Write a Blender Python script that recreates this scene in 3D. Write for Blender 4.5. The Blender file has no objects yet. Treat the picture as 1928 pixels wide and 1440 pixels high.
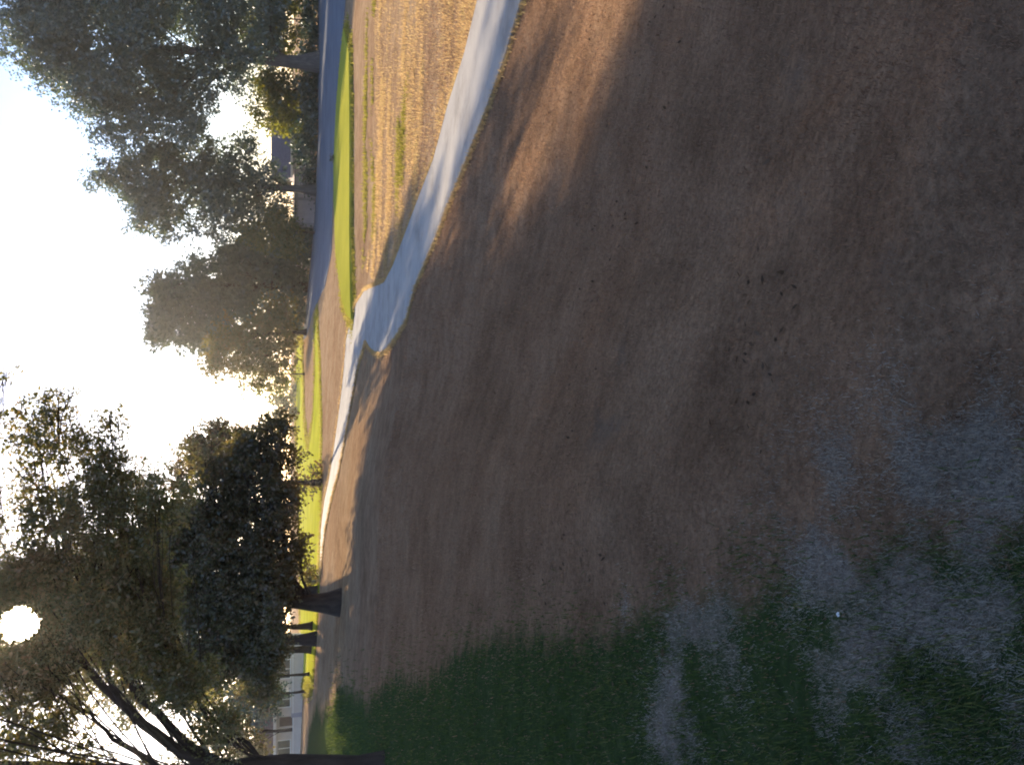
import bpy, bmesh, math
import numpy as np
from mathutils import Vector, Matrix
from mathutils.geometry import delaunay_2d_cdt

R = math.radians
rng = np.random.default_rng(7)
scene = bpy.context.scene
col = scene.collection

# ------------------------------------------------------------------ camera
# The photograph was taken with the phone on its side: world "up" points to the
# left of the picture.  (u, v) below are survey coordinates of the upright view.
UW, VH, FPX, VHOR = 1440.0, 1928.0, 1513.0, 545.0
PITCH = math.atan((VH / 2 - VHOR) / FPX)
CAM = Vector((0.0, 0.0, 1.6))
fwd = Vector((0, math.cos(PITCH), -math.sin(PITCH)))
upv = Vector((0, math.sin(PITCH), math.cos(PITCH)))
rgt = Vector((1, 0, 0))
cd = bpy.data.cameras.new('camera')
cam = bpy.data.objects.new('camera', cd)
col.objects.link(cam)
M4 = Matrix((-upv, rgt, -fwd)).transposed().to_4x4()
M4.translation = CAM
cam.matrix_world = M4
cd.sensor_fit = 'HORIZONTAL'
cd.sensor_width = 36.0
cd.lens = 36.0 * FPX / VH
cd.clip_start = 0.05
cd.clip_end = 4000
scene.camera = cam
scene.cycles.filter_width = 2.0          # a soft phone lens


def ray(u, v):
    return (fwd * FPX + rgt * (u - UW / 2) + upv * (VH / 2 - v)).normalized()


# ------------------------------------------------------------------ light
SUN = ray(268, 38)
SUN_EL = math.asin(SUN.z)
SUN_AZ = math.atan2(SUN.x, SUN.y)
world = bpy.data.worlds.new('World')
scene.world = world
world.use_nodes = True
wn, wl = world.node_tree.nodes, world.node_tree.links
wn.clear()
sky = wn.new('ShaderNodeTexSky')
sky.sky_type = 'NISHITA'
sky.sun_disc = False
sky.sun_elevation = SUN_EL
sky.sun_rotation = SUN_AZ
sky.air_density = 1.0
sky.dust_density = .5
sky.ozone_density = 1.8
bg = wn.new('ShaderNodeBackground')
bg.inputs['Strength'].default_value = 0.088
wb = wn.new('ShaderNodeMix'); wb.data_type = 'RGBA'; wb.blend_type = 'MULTIPLY'    # the phone's cool white balance
wb.inputs['Factor'].default_value = 1.0
wb.inputs['B'].default_value = (.96, .97, 1.17, 1)
wl.new(sky.outputs[0], wb.inputs['A']); wl.new(wb.outputs['Result'], bg.inputs['Color'])
# the sun itself, seen through the leaves: disc and the bright air round it
tc = wn.new('ShaderNodeTexCoord')
dot = wn.new('ShaderNodeVectorMath'); dot.operation = 'DOT_PRODUCT'
dot.inputs[1].default_value = SUN
wl.new(tc.outputs['Generated'], dot.inputs[0])
mr = wn.new('ShaderNodeMapRange'); mr.interpolation_type = 'SMOOTHSTEP'
mr.inputs['From Min'].default_value = math.cos(R(1.9))
mr.inputs['From Max'].default_value = math.cos(R(0.9))
mr.inputs['To Max'].default_value = 9.0
wl.new(dot.outputs['Value'], mr.inputs['Value'])
bg2 = wn.new('ShaderNodeBackground')
bg2.inputs['Color'].default_value = (1, 0.86, 0.62, 1)
wl.new(mr.outputs[0], bg2.inputs['Strength'])
add = wn.new('ShaderNodeAddShader')
wout = wn.new('ShaderNodeOutputWorld')
wl.new(bg.outputs[0], add.inputs[0]); wl.new(bg2.outputs[0], add.inputs[1])
wl.new(add.outputs[0], wout.inputs['Surface'])

sl = bpy.data.lights.new('sun', 'SUN')
sl.energy = 5.0
sl.angle = R(0.55)
sl.color = (1.0, 0.80, 0.56)
so = bpy.data.objects.new('sun', sl)
col.objects.link(so)
so.rotation_euler = (-SUN).to_track_quat('-Z', 'Y').to_euler()
so.location = (-20, 60, 40)

vs = scene.view_settings
vs.view_transform = 'Standard'
vs.look = 'None'
vs.gamma = 1.0
vs.use_curve_mapping = False
vs.exposure = 1.6
scene.cycles.max_bounces = 6
scene.cycles.transparent_max_bounces = 4

# ------------------------------------------------------------------ terrain
RAD = np.array([0, 2, 5, 10, 20, 40, 80, 120, 220, 1600.0])
COLS = {
    -60: [0, -.02, -.08, -.15, -.1, .1, .9, 1.4, 2.0, 2.0],
    -26: [0, -.03, -.12, -.28, -.42, -.30, .45, 1.15, 1.6, 1.6],
    -10: [0, -.05, -.25, -.65, -.9, -.95, -.30, .25, .9, 1.0],
    2:   [0, -.10, -.50, -1.2, -1.7, -1.75, -1.1, -.4, .3, .6],
    12:  [0, -.14, -.75, -1.6, -2.0, -2.05, -1.85, -1.75, -1.4, -1.0],
    26:  [0, -.16, -.85, -1.75, -2.1, -2.15, -2.0, -1.9, -1.6, -1.4],
    60:  [0, -.16, -.9, -1.8, -2.2, -2.3, -2.1, -2.0, -1.8, -1.6],
}
AZC = np.array(sorted(COLS)); TAB = np.array([COLS[a] for a in AZC])


def terrain(x, y):
    x = np.asarray(x, float); y = np.asarray(y, float)
    r = np.hypot(x, y); az = np.degrees(np.arctan2(x, y))
    lr = np.log1p(r); LR = np.log1p(RAD)
    prof = np.stack([np.interp(lr, LR, t) for t in TAB])
    a = np.clip(az, AZC[0], AZC[-1])
    i = np.clip(np.searchsorted(AZC, a, side='right') - 1, 0, len(AZC) - 2)
    t = (a - AZC[i]) / (AZC[i + 1] - AZC[i])
    t = 0.5 * t + 0.5 * t * t * (3 - 2 * t)
    z0 = np.take_along_axis(prof, i[None, ...], 0)[0]
    z1 = np.take_along_axis(prof, (i + 1)[None, ...], 0)[0]
    z = z0 * (1 - t) + z1 * t
    back = np.clip((150 - np.abs(az)) / 80, 0, 1)
    z = z * back * back * (3 - 2 * back)
    z = z + 0.012 * np.sin(x * 1.9 + y * 0.7) * np.exp(-r / 14) * np.clip(r / 2, 0, 1)
    z = z + 0.03 * np.sin(x * .43 + 1.3) * np.sin(y * .37 + .5) * np.clip(r / 8, 0, 1)
    z = z + 0.10 * np.sin(x * .061 + .4) * np.sin(y * .047 + 2) * np.clip(r / 60, 0, 1)
    return z


TT = np.concatenate([np.linspace(.5, 30, 1200), np.geomspace(30.01, 900, 2500)])


def P(u, v, off=0.0):
    """point of the ground seen at survey coordinate (u, v)"""
    d = ray(u, v)
    pts = np.array(CAM)[None] + TT[:, None] * np.array(d)[None]
    g = pts[:, 2] - terrain(pts[:, 0], pts[:, 1])
    k = np.where(g < 0)[0]
    if len(k) == 0:
        k = [np.argmin(g)]
    k = k[0]
    if k > 0 and g[k] < 0:
        f = g[k - 1] / (g[k - 1] - g[k])
        p = pts[k - 1] * (1 - f) + pts[k] * f
    else:
        p = pts[k]
    return Vector((p[0], p[1], float(terrain(p[0], p[1])) + off))


def at(u, v, y):
    """point at ground distance y on the sight line (u, v)"""
    d = ray(u, v)
    return CAM + d * (y / d.y)


# ------------------------------------------------------------------ noise
def vnoise(x, y, s, seed):
    g = np.random.default_rng(seed).random((256, 256))
    fx, fy = np.asarray(x) * s + 1000, np.asarray(y) * s + 1000
    ix, iy = np.floor(fx).astype(int), np.floor(fy).astype(int)
    tx, ty = fx - ix, fy - iy
    tx = tx * tx * (3 - 2 * tx); ty = ty * ty * (3 - 2 * ty)
    a, b = g[ix % 256, iy % 256], g[(ix + 1) % 256, iy % 256]
    c, d = g[ix % 256, (iy + 1) % 256], g[(ix + 1) % 256, (iy + 1) % 256]
    return (a * (1 - tx) + b * tx) * (1 - ty) + (c * (1 - tx) + d * tx) * ty


def fbm(x, y, s, seed, o=3):
    return sum(vnoise(x, y, s * 2 ** k, seed + k) * .5 ** k for k in range(o)) / sum(.5 ** k for k in range(o))


def sstep(a, b, x):
    t = np.clip((x - a) / (b - a), 0, 1)
    return t * t * (3 - 2 * t)


# ------------------------------------------------------------------ materials
def newmat(name):
    m = bpy.data.materials.new(name); m.use_nodes = True
    n = m.node_tree.nodes; n.clear()
    return m, n, m.node_tree.links


def mat(name, c1, c2=None, scale=4.0, rough=.9, bump=0.0, bscale=40.0, detail=5.0, spec=.2, c3=None, stretch=(1, 1, 1)):
    """plain surface, colour broken up by noise in world coordinates"""
    m, n, l = newmat(name)
    o = n.new('ShaderNodeOutputMaterial'); b = n.new('ShaderNodeBsdfPrincipled')
    b.inputs['Roughness'].default_value = rough
    b.inputs['Specular IOR Level'].default_value = spec
    g = n.new('ShaderNodeNewGeometry'); mp = n.new('ShaderNodeMapping')
    mp.inputs['Scale'].default_value = stretch
    l.new(g.outputs['Position'], mp.inputs['Vector'])
    t = n.new('ShaderNodeTexNoise'); t.inputs['Scale'].default_value = scale; t.inputs['Detail'].default_value = detail
    t.inputs['Roughness'].default_value = .65
    l.new(mp.outputs[0], t.inputs['Vector'])
    r = n.new('ShaderNodeValToRGB')
    c2 = c2 or c1
    r.color_ramp.elements[0].position = .3; r.color_ramp.elements[1].position = .7
    r.color_ramp.elements[0].color = (*c1, 1); r.color_ramp.elements[1].color = (*c2, 1)
    if c3:
        e = r.color_ramp.elements.new(.5); e.color = (*c3, 1)
    l.new(t.outputs['Fac'], r.inputs['Fac'])
    l.new(r.outputs[0], b.inputs['Base Color'])
    if bump:
        t2 = n.new('ShaderNodeTexNoise'); t2.inputs['Scale'].default_value = bscale; t2.inputs['Detail'].default_value = 4
        l.new(mp.outputs[0], t2.inputs['Vector'])
        bp = n.new('ShaderNodeBump'); bp.inputs['Strength'].default_value = bump; bp.inputs['Distance'].default_value = .03
        l.new(t2.outputs['Fac'], bp.inputs['Height']); l.new(bp.outputs[0], b.inputs['Normal'])
    l.new(b.outputs[0], o.inputs['Surface'])
    return m


def leafmat(name, cols, trans=.35, tcol=None, gloss=.0):
    """leaf: diffuse + light coming through; one random value per leaf"""
    m, n, l = newmat(name)
    o = n.new('ShaderNodeOutputMaterial')
    a = n.new('ShaderNodeAttribute'); a.attribute_name = 'rnd'
    r = n.new('ShaderNodeValToRGB')
    while len(r.color_ramp.elements) < len(cols):
        r.color_ramp.elements.new(.5)
    for i, c in enumerate(cols):
        r.color_ramp.elements[i].position = i / (len(cols) - 1)
        r.color_ramp.elements[i].color = (*c, 1)
    l.new(a.outputs['Fac'], r.inputs['Fac'])
    d = n.new('ShaderNodeBsdfDiffuse'); t = n.new('ShaderNodeBsdfTranslucent')
    l.new(r.outputs[0], d.inputs['Color'])
    if tcol:
        mx = n.new('ShaderNodeMix'); mx.data_type = 'RGBA'; mx.blend_type = 'MULTIPLY'
        mx.inputs['Factor'].default_value = 1
        l.new(r.outputs[0], mx.inputs['A']); mx.inputs['B'].default_value = (*tcol, 1)
        l.new(mx.outputs['Result'], t.inputs['Color'])
    else:
        l.new(r.outputs[0], t.inputs['Color'])
    mix = n.new('ShaderNodeMixShader'); mix.inputs[0].default_value = trans
    l.new(d.outputs[0], mix.inputs[1]); l.new(t.outputs[0], mix.inputs[2])
    last = mix
    if gloss:
        g = n.new('ShaderNodeBsdfGlossy'); g.inputs['Roughness'].default_value = .45
        g.inputs['Color'].default_value = (.8, .85, .9, 1)
        m2 = n.new('ShaderNodeMixShader'); m2.inputs[0].default_value = gloss
        l.new(mix.outputs[0], m2.inputs[1]); l.new(g.outputs[0], m2.inputs[2]); last = m2
    l.new(last.outputs[0], o.inputs['Surface'])
    return m


def groundmat():
    m, n, l = newmat('dormant_turf')
    o = n.new('ShaderNodeOutputMaterial'); b = n.new('ShaderNodeBsdfPrincipled')
    b.inputs['Roughness'].default_value = .95; b.inputs['Specular IOR Level'].default_value = 0
    g = n.new('ShaderNodeNewGeometry')

    def noise(s, d=6, r=.65):
        t = n.new('ShaderNodeTexNoise'); t.inputs['Scale'].default_value = s
        t.inputs['Detail'].default_value = d; t.inputs['Roughness'].default_value = r
        l.new(g.outputs['Position'], t.inputs['Vector']); return t

    def ramp(src, stops):
        r = n.new('ShaderNodeValToRGB')
        while len(r.color_ramp.elements) < len(stops):
            r.color_ramp.elements.new(.5)
        for i, (p, c) in enumerate(stops):
            r.color_ramp.elements[i].position = p; r.color_ramp.elements[i].color = (*c, 1)
        l.new(src, r.inputs['Fac']); return r

    def mix(f, a, bb, mode='MIX'):
        x = n.new('ShaderNodeMix'); x.data_type = 'RGBA'; x.blend_type = mode
        if isinstance(f, float): x.inputs['Factor'].default_value = f
        else: l.new(f, x.inputs['Factor'])
        l.new(a, x.inputs['A']); l.new(bb, x.inputs['B']); return x.outputs['Result']

    big0 = ramp(noise(.45, 5).outputs['Fac'], [(.3, (.255, .152, .086)), (.5, (.33, .20, .115)), (.72, (.39, .255, .152))])  # darker turf for the shaded bank, shade put into its colour
    far = ramp(noise(.30, 6).outputs['Fac'], [(.3, (.36, .225, .125)), (.5, (.44, .29, .165)), (.72, (.52, .37, .22))])  # lighter turf for the sunny ground, sunlight put into its colour
    sa = n.new('ShaderNodeAttribute'); sa.attribute_name = 'straw'
    fine = ramp(noise(26, 6, .8).outputs['Fac'], [(.28, (.38, .38, .38)), (.5, (.85, .85, .85)), (.72, (1.25, 1.25, 1.25))])
    c = mix(1.0, mix(sa.outputs['Fac'], big0.outputs[0], far.outputs[0]), fine.outputs[0], 'MULTIPLY')

    mid = ramp(noise(1.7, 8, .78).outputs['Fac'], [(.3, (.58, .57, .56)), (.5, (.95, .95, .95)), (.7, (1.28, 1.28, 1.28))])
    c = mix(1.0, c, mid.outputs[0], 'MULTIPLY')

    def mask(attr, s, lo, hi):
        a = n.new('ShaderNodeAttribute'); a.attribute_name = attr
        t = noise(s, 5, .7)
        ad = n.new('ShaderNodeMath'); ad.operation = 'MULTIPLY_ADD'
        l.new(t.outputs['Fac'], ad.inputs[0]); ad.inputs[1].default_value = .9; ad.inputs[2].default_value = -.45
        sm = n.new('ShaderNodeMath'); sm.operation = 'ADD'
        l.new(a.outputs['Fac'], sm.inputs[0]); l.new(ad.outputs[0], sm.inputs[1])
        mr = n.new('ShaderNodeMapRange'); mr.inputs['From Min'].default_value = lo; mr.inputs['From Max'].default_value = hi
        l.new(sm.outputs[0], mr.inputs['Value']); return mr.outputs[0]

    soil = ramp(noise(9, 6, .75).outputs['Fac'], [(.3, (.12, .085, .06)), (.7, (.24, .17, .115))])
    c = mix(mask('soil', 2.2, .4, .75), c, soil.outputs[0])
    gr = ramp(noise(14, 6, .75).outputs['Fac'], [(.3, (.045, .05, .025)), (.5, (.05, .075, .025)), (.7, (.10, .11, .05))])
    c = mix(mask('green', 3.0, .38, .62), c, gr.outputs[0])
    pl = ramp(noise(38, 6, .85).outputs['Fac'], [(.32, (.11, .08, .055)), (.52, (.25, .20, .15)), (.7, (.44, .375, .29))])
    c = mix(mask('pale', 7.0, .36, .95), c, pl.outputs[0])
    l.new(c, b.inputs['Base Color'])
    bp = n.new('ShaderNodeBump'); bp.inputs['Strength'].default_value = .9; bp.inputs['Distance'].default_value = .035
    l.new(noise(17, 6, .8).outputs['Fac'], bp.inputs['Height']); l.new(bp.outputs[0], b.inputs['Normal'])
    l.new(b.outputs[0], o.inputs['Surface'])
    return m


M = {
    'ground': groundmat(),
    'fairway': mat('mown_fairway', (.33, .34, .04), (.50, .47, .06), scale=.22, bump=.6, bscale=9, c3=(.42, .42, .045), spec=0),
    'tee': mat('mown_tee', (.31, .31, .045), (.42, .39, .06), scale=.3, bump=.5, bscale=12, spec=0),
    'asphalt': mat('weathered_asphalt', (.15, .16, .175), (.21, .22, .235), scale=.35, bump=.25, bscale=60, spec=0),  # bluish grey carries the tone of the tree shadow
    'concrete': mat('path_concrete', (.27, .25, .22), (.44, .415, .37), scale=.9, detail=9, bump=.25, bscale=45, c3=(.38, .358, .32), rough=.9, spec=.05),
    'bark': mat('bark', (.030, .022, .018), (.075, .055, .045), scale=7, bump=1.0, bscale=22, stretch=(1, 1, .25)),
    'bark_grey': mat('bark_grey', (.06, .052, .05), (.13, .115, .105), scale=5, bump=1.0, bscale=16, stretch=(1, 1, .2)),
    'stucco': mat('stucco', (.50, .44, .38), (.60, .53, .46), scale=1.5, bump=.2),
    'stucco_grey': mat('stucco_grey', (.30, .27, .28), (.36, .33, .34), scale=1.2, bump=.2),
    'trim': mat('white_trim', (.70, .68, .64), (.78, .76, .72), scale=3),
    'glass': mat('dark_glass', (.015, .018, .022), (.03, .035, .04), scale=2, rough=.1, spec=.6),
    'roof_grey': mat('roof_shingle_grey', (.13, .12, .15), (.20, .185, .22), scale=3, bump=.4, bscale=8),
    'roof_red': mat('roof_tile_red', (.20, .075, .055), (.30, .12, .085), scale=3, bump=.4, bscale=8),
    'roof_brown': mat('roof_brown', (.10, .07, .055), (.17, .125, .10), scale=3, bump=.4, bscale=8),
    'door_panel': mat('garage_panel', (.40, .35, .38), (.46, .41, .44), scale=2),
    'dark_metal': mat('dark_metal', (.03, .03, .032), (.05, .05, .052), rough=.5),
    'stone': mat('pale_pebble', (.65, .63, .58), (.75, .73, .69), scale=60),
    'leaf_evergreen': leafmat('leaf_evergreen', [(.022, .040, .030), (.035, .062, .042), (.055, .085, .055), (.085, .105, .06)], .28, (1.3, 1.25, .6), .10),
    'leaf_blue': leafmat('leaf_blue_green', [(.032, .055, .042), (.05, .082, .056), (.085, .12, .08), (.14, .155, .09)], .36, (1.2, 1.2, .6), .12),
    'leaf_olive': leafmat('leaf_olive', [(.05, .07, .025), (.08, .10, .03), (.12, .125, .035), (.16, .135, .04)], .45, (1.5, 1.35, .5), .06),
    'leaf_autumn': leafmat('leaf_autumn', [(.06, .08, .03), (.10, .105, .035), (.13, .115, .04), (.15, .10, .04)], .45, (1.5, 1.2, .5), .05),
    'leaf_dark': leafmat('leaf_dark_oak', [(.06, .07, .035), (.095, .095, .048), (.14, .115, .065), (.20, .135, .085)], .55, (1.4, 1.3, .5), .06),
    'leaf_russet': leafmat('leaf_russet', [(.028, .042, .022), (.055, .06, .03), (.11, .075, .04), (.17, .09, .045)], .42, (1.5, 1.25, .5), .05),
    'leaf_near': leafmat('leaf_near', [(.06, .08, .035), (.11, .125, .05), (.16, .15, .06), (.22, .15, .085)], .6, (1.5, 1.3, .5), .08),
    'leaf_yellow': leafmat('leaf_yellow_green', [(.12, .14, .03), (.17, .18, .04), (.22, .20, .05)], .45, (1.3, 1.25, .5), .04),
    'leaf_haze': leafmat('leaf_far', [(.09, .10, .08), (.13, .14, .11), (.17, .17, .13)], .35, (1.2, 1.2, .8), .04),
    'blade_dry': leafmat('blade_dry', [(.17, .097, .058), (.265, .15, .09), (.345, .207, .125), (.42, .285, .18)], .3),  # darkened along with the bank to deepen its shade
    'blade_gold': leafmat('blade_gold', [(.36, .23, .11), (.48, .325, .15), (.58, .42, .21), (.46, .38, .14)], .5),  # colour raised so the rough reads as sunlit
    'blade_green': leafmat('blade_green', [(.034, .055, .02), (.055, .085, .03), (.085, .11, .045), (.16, .155, .08)], .35, (1.3, 1.3, .5)),
    'blade_lime': leafmat('blade_lime', [(.18, .17, .03), (.28, .26, .045), (.36, .31, .07), (.42, .31, .13)], .4),
    'litter': leafmat('litter', [(.06, .04, .025), (.12, .075, .045), (.20, .13, .08)], .2),
    'blade_tan': leafmat('blade_tan', [(.16, .10, .065), (.26, .18, .12), (.36, .27, .19)], .3),
    'blade_straw': leafmat('blade_straw', [(.19, .15, .105), (.31, .255, .19), (.42, .36, .28), (.53, .47, .39)], .25),
}


# ------------------------------------------------------------------ mesh helpers
def tag(o, label=None, cat=None, group=None, kind=None):
    if label: o['label'] = label
    if cat: o['category'] = cat
    if group: o['group'] = group
    if kind: o['kind'] = kind
    return o


def link(name, me, m=None, parent=None):
    o = bpy.data.objects.new(name, me); col.objects.link(o)
    if m is not None: me.materials.append(m)
    if parent is not None: o.parent = parent
    return o


def empty(name, loc, rz=0.0):
    o = bpy.data.objects.new(name, None); col.objects.link(o)
    o.location = loc; o.rotation_euler = (0, 0, rz); o.empty_display_size = .3
    return o


def polymesh(name, verts, nper, rnd=None, smooth=False):
    """mesh whose faces are consecutive runs of nper vertices"""
    verts = np.asarray(verts, np.float32).reshape(-1, 3)
    nv = len(verts); nf = nv // nper
    me = bpy.data.meshes.new(name)
    me.vertices.add(nv); me.vertices.foreach_set('co', verts.ravel())
    me.loops.add(nv); me.loops.foreach_set('vertex_index', np.arange(nv, dtype=np.int32))
    me.polygons.add(nf)
    me.polygons.foreach_set('loop_start', np.arange(0, nv, nper, dtype=np.int32))
    me.update(calc_edges=True)
    if rnd is not None:
        a = me.attributes.new('rnd', 'FLOAT', 'FACE'); a.data.foreach_set('value', np.asarray(rnd, np.float32))
    return me


def tubes(name, paths, sides=8):
    """paths: list of (points Nx3, radii N); joined tapered tubes"""
    V, F = [], []
    for pts, rad in paths:
        pts = np.asarray(pts, float); k0 = len(V); N = len(pts)
        ref = None
        for i in range(N):
            t = pts[min(i + 1, N - 1)] - pts[max(i - 1, 0)]
            t = t / (np.linalg.norm(t) + 1e-9)
            if ref is None:
                ref = np.cross(t, (0.3, 1, .2)) if abs(t[1]) < .9 else np.cross(t, (1, 0, 0))
            a = ref - t * np.dot(ref, t); a /= np.linalg.norm(a) + 1e-9; ref = a
            b = np.cross(t, a)
            for s in range(sides):
                w = 2 * math.pi * s / sides
                V.append(tuple(pts[i] + rad[i] * (a * math.cos(w) + b * math.sin(w))))
        for i in range(N - 1):
            for s in range(sides):
                p = k0 + i * sides + s; q = k0 + i * sides + (s + 1) % sides
                F.append((p, q, q + sides, p + sides))
        F.append(tuple(range(k0 + (N - 1) * sides, k0 + N * sides)))
    me = bpy.data.meshes.new(name); me.from_pydata(V, [], F)
    me.polygons.foreach_set('use_smooth', [True] * len(me.polygons)); me.update()
    return me


def curve(p0, p1, n=7, bow=None, jit=.03):
    p0, p1 = np.asarray(p0, float), np.asarray(p1, float)
    L = np.linalg.norm(p1 - p0)
    t = np.linspace(0, 1, n)[:, None]
    c = p0 + (p1 - p0) * t
    if bow is not None:
        c = c + np.asarray(bow) * (4 * t * (1 - t))
    j = rng.normal(0, jit * L, (n, 3)); j[0] = 0; j[-1] = 0
    for _ in range(2): j[1:-1] = (j[:-2] + 2 * j[1:-1] + j[2:]) / 4 * 1.15
    return c + j


def leaves(name, centers, dirs, lens, nper, size, spread, m, parent, aspect=.5, cull=None, rnd_by_clump=.5, droop=0.0, scale=None):
    """each clump is a spray of leaves along a short twig (centre, direction, length)"""
    K = len(centers)
    N = K * nper
    c = np.repeat(centers, nper, 0); d = np.repeat(dirs, nper, 0); ln = np.repeat(lens, nper)
    t = rng.random(N)
    pos = c + d * (t * ln)[:, None] + rng.normal(0, 1, (N, 3)) * (spread * (1.1 - .6 * t))[:, None]
    cr = np.repeat(rng.random(K), nper)
    sc = np.ones(N) if scale is None else np.repeat(scale, nper)
    if cull is not None:
        keep = cull(pos); pos = pos[keep]; cr = cr[keep]; d = d[keep]; sc = sc[keep]; N = len(pos)
    a = rng.normal(0, 1, (N, 3)) + d * .8; a[:, 2] -= droop
    a /= np.linalg.norm(a, axis=1)[:, None]
    b = np.cross(a, rng.normal(0, 1, (N, 3))); b /= np.linalg.norm(b, axis=1)[:, None] + 1e-9
    s = size * (.55 + .9 * rng.random(N)) * sc
    L = a * s[:, None]; W = b * (s * aspect * .5)[:, None]
    q = np.stack([pos, pos + L * .45 + W, pos + L, pos + L * .5 - W], 1)
    rnd = np.clip(cr * rnd_by_clump + rng.random(N) * (1 - rnd_by_clump), 0, 1)
    me = polymesh(name, q.reshape(-1, 3), 4, rnd)
    return link(name, me, m, parent)


def lobe_sprays(c, rad, n, twig):
    """n twigs in an ellipsoid, gathered into uneven boughs that leave gaps between them"""
    c = np.asarray(c); rad = np.asarray(rad)
    nb = int(np.clip(n / 9, 5, 16))
    v = rng.normal(0, 1, (nb, 3)); v /= np.linalg.norm(v, axis=1)[:, None]
    br = rng.random(nb) ** .5 * .92
    bs = rng.uniform(.18, .36, nb)
    wgt = bs ** 2; k = rng.choice(nb, n, p=wgt / wgt.sum())
    g = rng.normal(0, 1, (n, 3)); g /= np.linalg.norm(g, axis=1)[:, None]
    gr = rng.random(n) ** .45 * 1.25
    q = v[k] * br[k][:, None] + g * (gr * bs[k])[:, None]
    core = rng.random(n) < .16                       # a few twigs fill the heart of the mass
    q[core] = g[core] * (rng.random(core.sum()) ** .5 * .6)[:, None]
    p = c + q * rad
    out = q / (np.linalg.norm(q, axis=1)[:, None] + 1e-6)
    d = out * .7 + v[k] * .3 + rng.normal(0, .5, (n, 3)); d[:, 2] += .15
    d /= np.linalg.norm(d, axis=1)[:, None]
    return p, d, twig * (.5 + rng.random(n)), np.where(core, 1.6, 1.0)


NLEAF = 0


def make_tree(name, label, base, lobes, m, trunk_r, y=None, bark='bark', leaf_px=5.2, dens=1.0, top=None, lean=0.0,
              group=None, cull=None, aspect=.6, limb_f=.26, twigs=True, cat='tree', trunk_name='trunk', crown_name='crown', extra=None, droop=0.0, clump=12):
    """base: ground point; lobes: (u, v, ru, rv[, density[, depth offset m]]) surveyed crown masses"""
    base = Vector(base); y = base.y
    px = y / FPX / math.cos(PITCH) * 1.0
    root = empty(name, base)
    tag(root, label, cat, group)
    C = []
    for lb in lobes:
        u, v, ru, rv = lb[:4]; de = lb[4] if len(lb) > 4 else 1.0; dy = lb[5] if len(lb) > 5 else rng.uniform(-.35, .35) * ru * px
        yy = y + dy
        C.append((np.array(at(u, v, yy)), np.array([ru * px, (ru + rv) * .5 * px * .85, rv * px]), de))
    tops = max(c[0][2] + c[1][2] * .2 for c in C) if top is None else top
    tp = np.array([np.mean([c[0][0] for c in C]) * .25 + base.x * .75 + lean, y, tops])
    b = np.array(base); b[2] -= .15
    H = tp[2] - b[2]
    tr = curve(b, tp, 12, jit=.008)
    tt = np.linspace(0, 1, 12)
    rad = trunk_r * (1 - .86 * tt) * (1 + .75 * np.exp(-tt * H / (trunk_r * 1.8)))
    toloc = lambda a: np.asarray(a) - np.array(base)
    link(trunk_name, tubes(trunk_name, [(toloc(tr), rad)], 12), M[bark], root)
    for c, r, de in C:
        h = np.clip((c[2] - r[2] * .7 - b[2]) / H, .12, .92) * rng.uniform(.55, .95)
        k = h * 11; i = int(k); p0 = tr[i] + (tr[min(i + 1, 11)] - tr[i]) * (k - i)
        rr = trunk_r * (1 - .86 * h) * limb_f
        L = np.linalg.norm(c - p0)
        cv = curve(p0, c, 8, bow=(0, 0, .08 * L), jit=.022)
        paths = [(toloc(cv), np.linspace(rr, max(rr * .25, .012), 8))]
        for _ in range(7 if twigs else 3):
            s = cv[rng.integers(3, 8)]
            e = c + rng.normal(0, .45, 3) * r
            paths.append((toloc(curve(s, e, 4, jit=.05)), np.linspace(rr * .4, .006, 4)))
        link('limb', tubes('limb', paths, 6), M[bark], root)
    ls = leaf_px * px
    PP, DD, LL, SS = [], [], [], []
    for (c, r, de), lb in zip(C, lobes):
        area = math.pi * lb[2] * lb[3]
        n = max(6, int(area / (leaf_px ** 2 * aspect * .5) * 4.6 * dens * de / clump))
        p, d, l_, s_ = lobe_sprays(c, r, n, ls * 3.2)
        PP.append(p); DD.append(d); LL.append(l_); SS.append(s_)
    PP = np.concatenate(PP); DD = np.concatenate(DD); LL = np.concatenate(LL); SS = np.concatenate(SS)
    cl = None if cull is None else (lambda q: cull(q + np.array(base)))
    leaves(crown_name, toloc(PP), DD, LL, clump, ls, ls * .85, m, root, aspect, cl, droop=droop, scale=SS)
    global NLEAF
    NLEAF += len(PP) * clump
    return root


# ------------------------------------------------------------------ the ground
azs = np.concatenate([np.arange(-180, -48, 6), np.arange(-48, 48.01, .4), np.arange(54, 180, 6)])
rs = np.concatenate([[0], np.geomspace(.25, 700, 260)])
A, RR = np.meshgrid(np.radians(azs), rs[1:], indexing='ij')
GX, GY = RR * np.sin(A), RR * np.cos(A)
gx = np.concatenate([[0], GX.ravel()]); gy = np.concatenate([[0], GY.ravel()])
gz = terrain(gx, gy)
na, nr = A.shape
F = []
ia = np.arange(na); ja = (ia + 1) % na
idx = lambda i, j: 1 + i * nr + j
I, J = np.meshgrid(ia, np.arange(nr - 1), indexing='ij')
I2 = (I + 1) % na
quads = np.stack([idx(I, J), idx(I, J + 1), idx(I2, J + 1), idx(I2, J)], -1).reshape(-1, 4)
tris = np.stack([np.zeros(na, int), idx(ia, 0), idx(ja, 0)], -1)
me = bpy.data.meshes.new('ground')
me.from_pydata(np.stack([gx, gy, gz], 1).tolist(), [], tris.tolist() + quads.tolist())
me.polygons.foreach_set('use_smooth', [True] * len(me.polygons))


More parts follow.
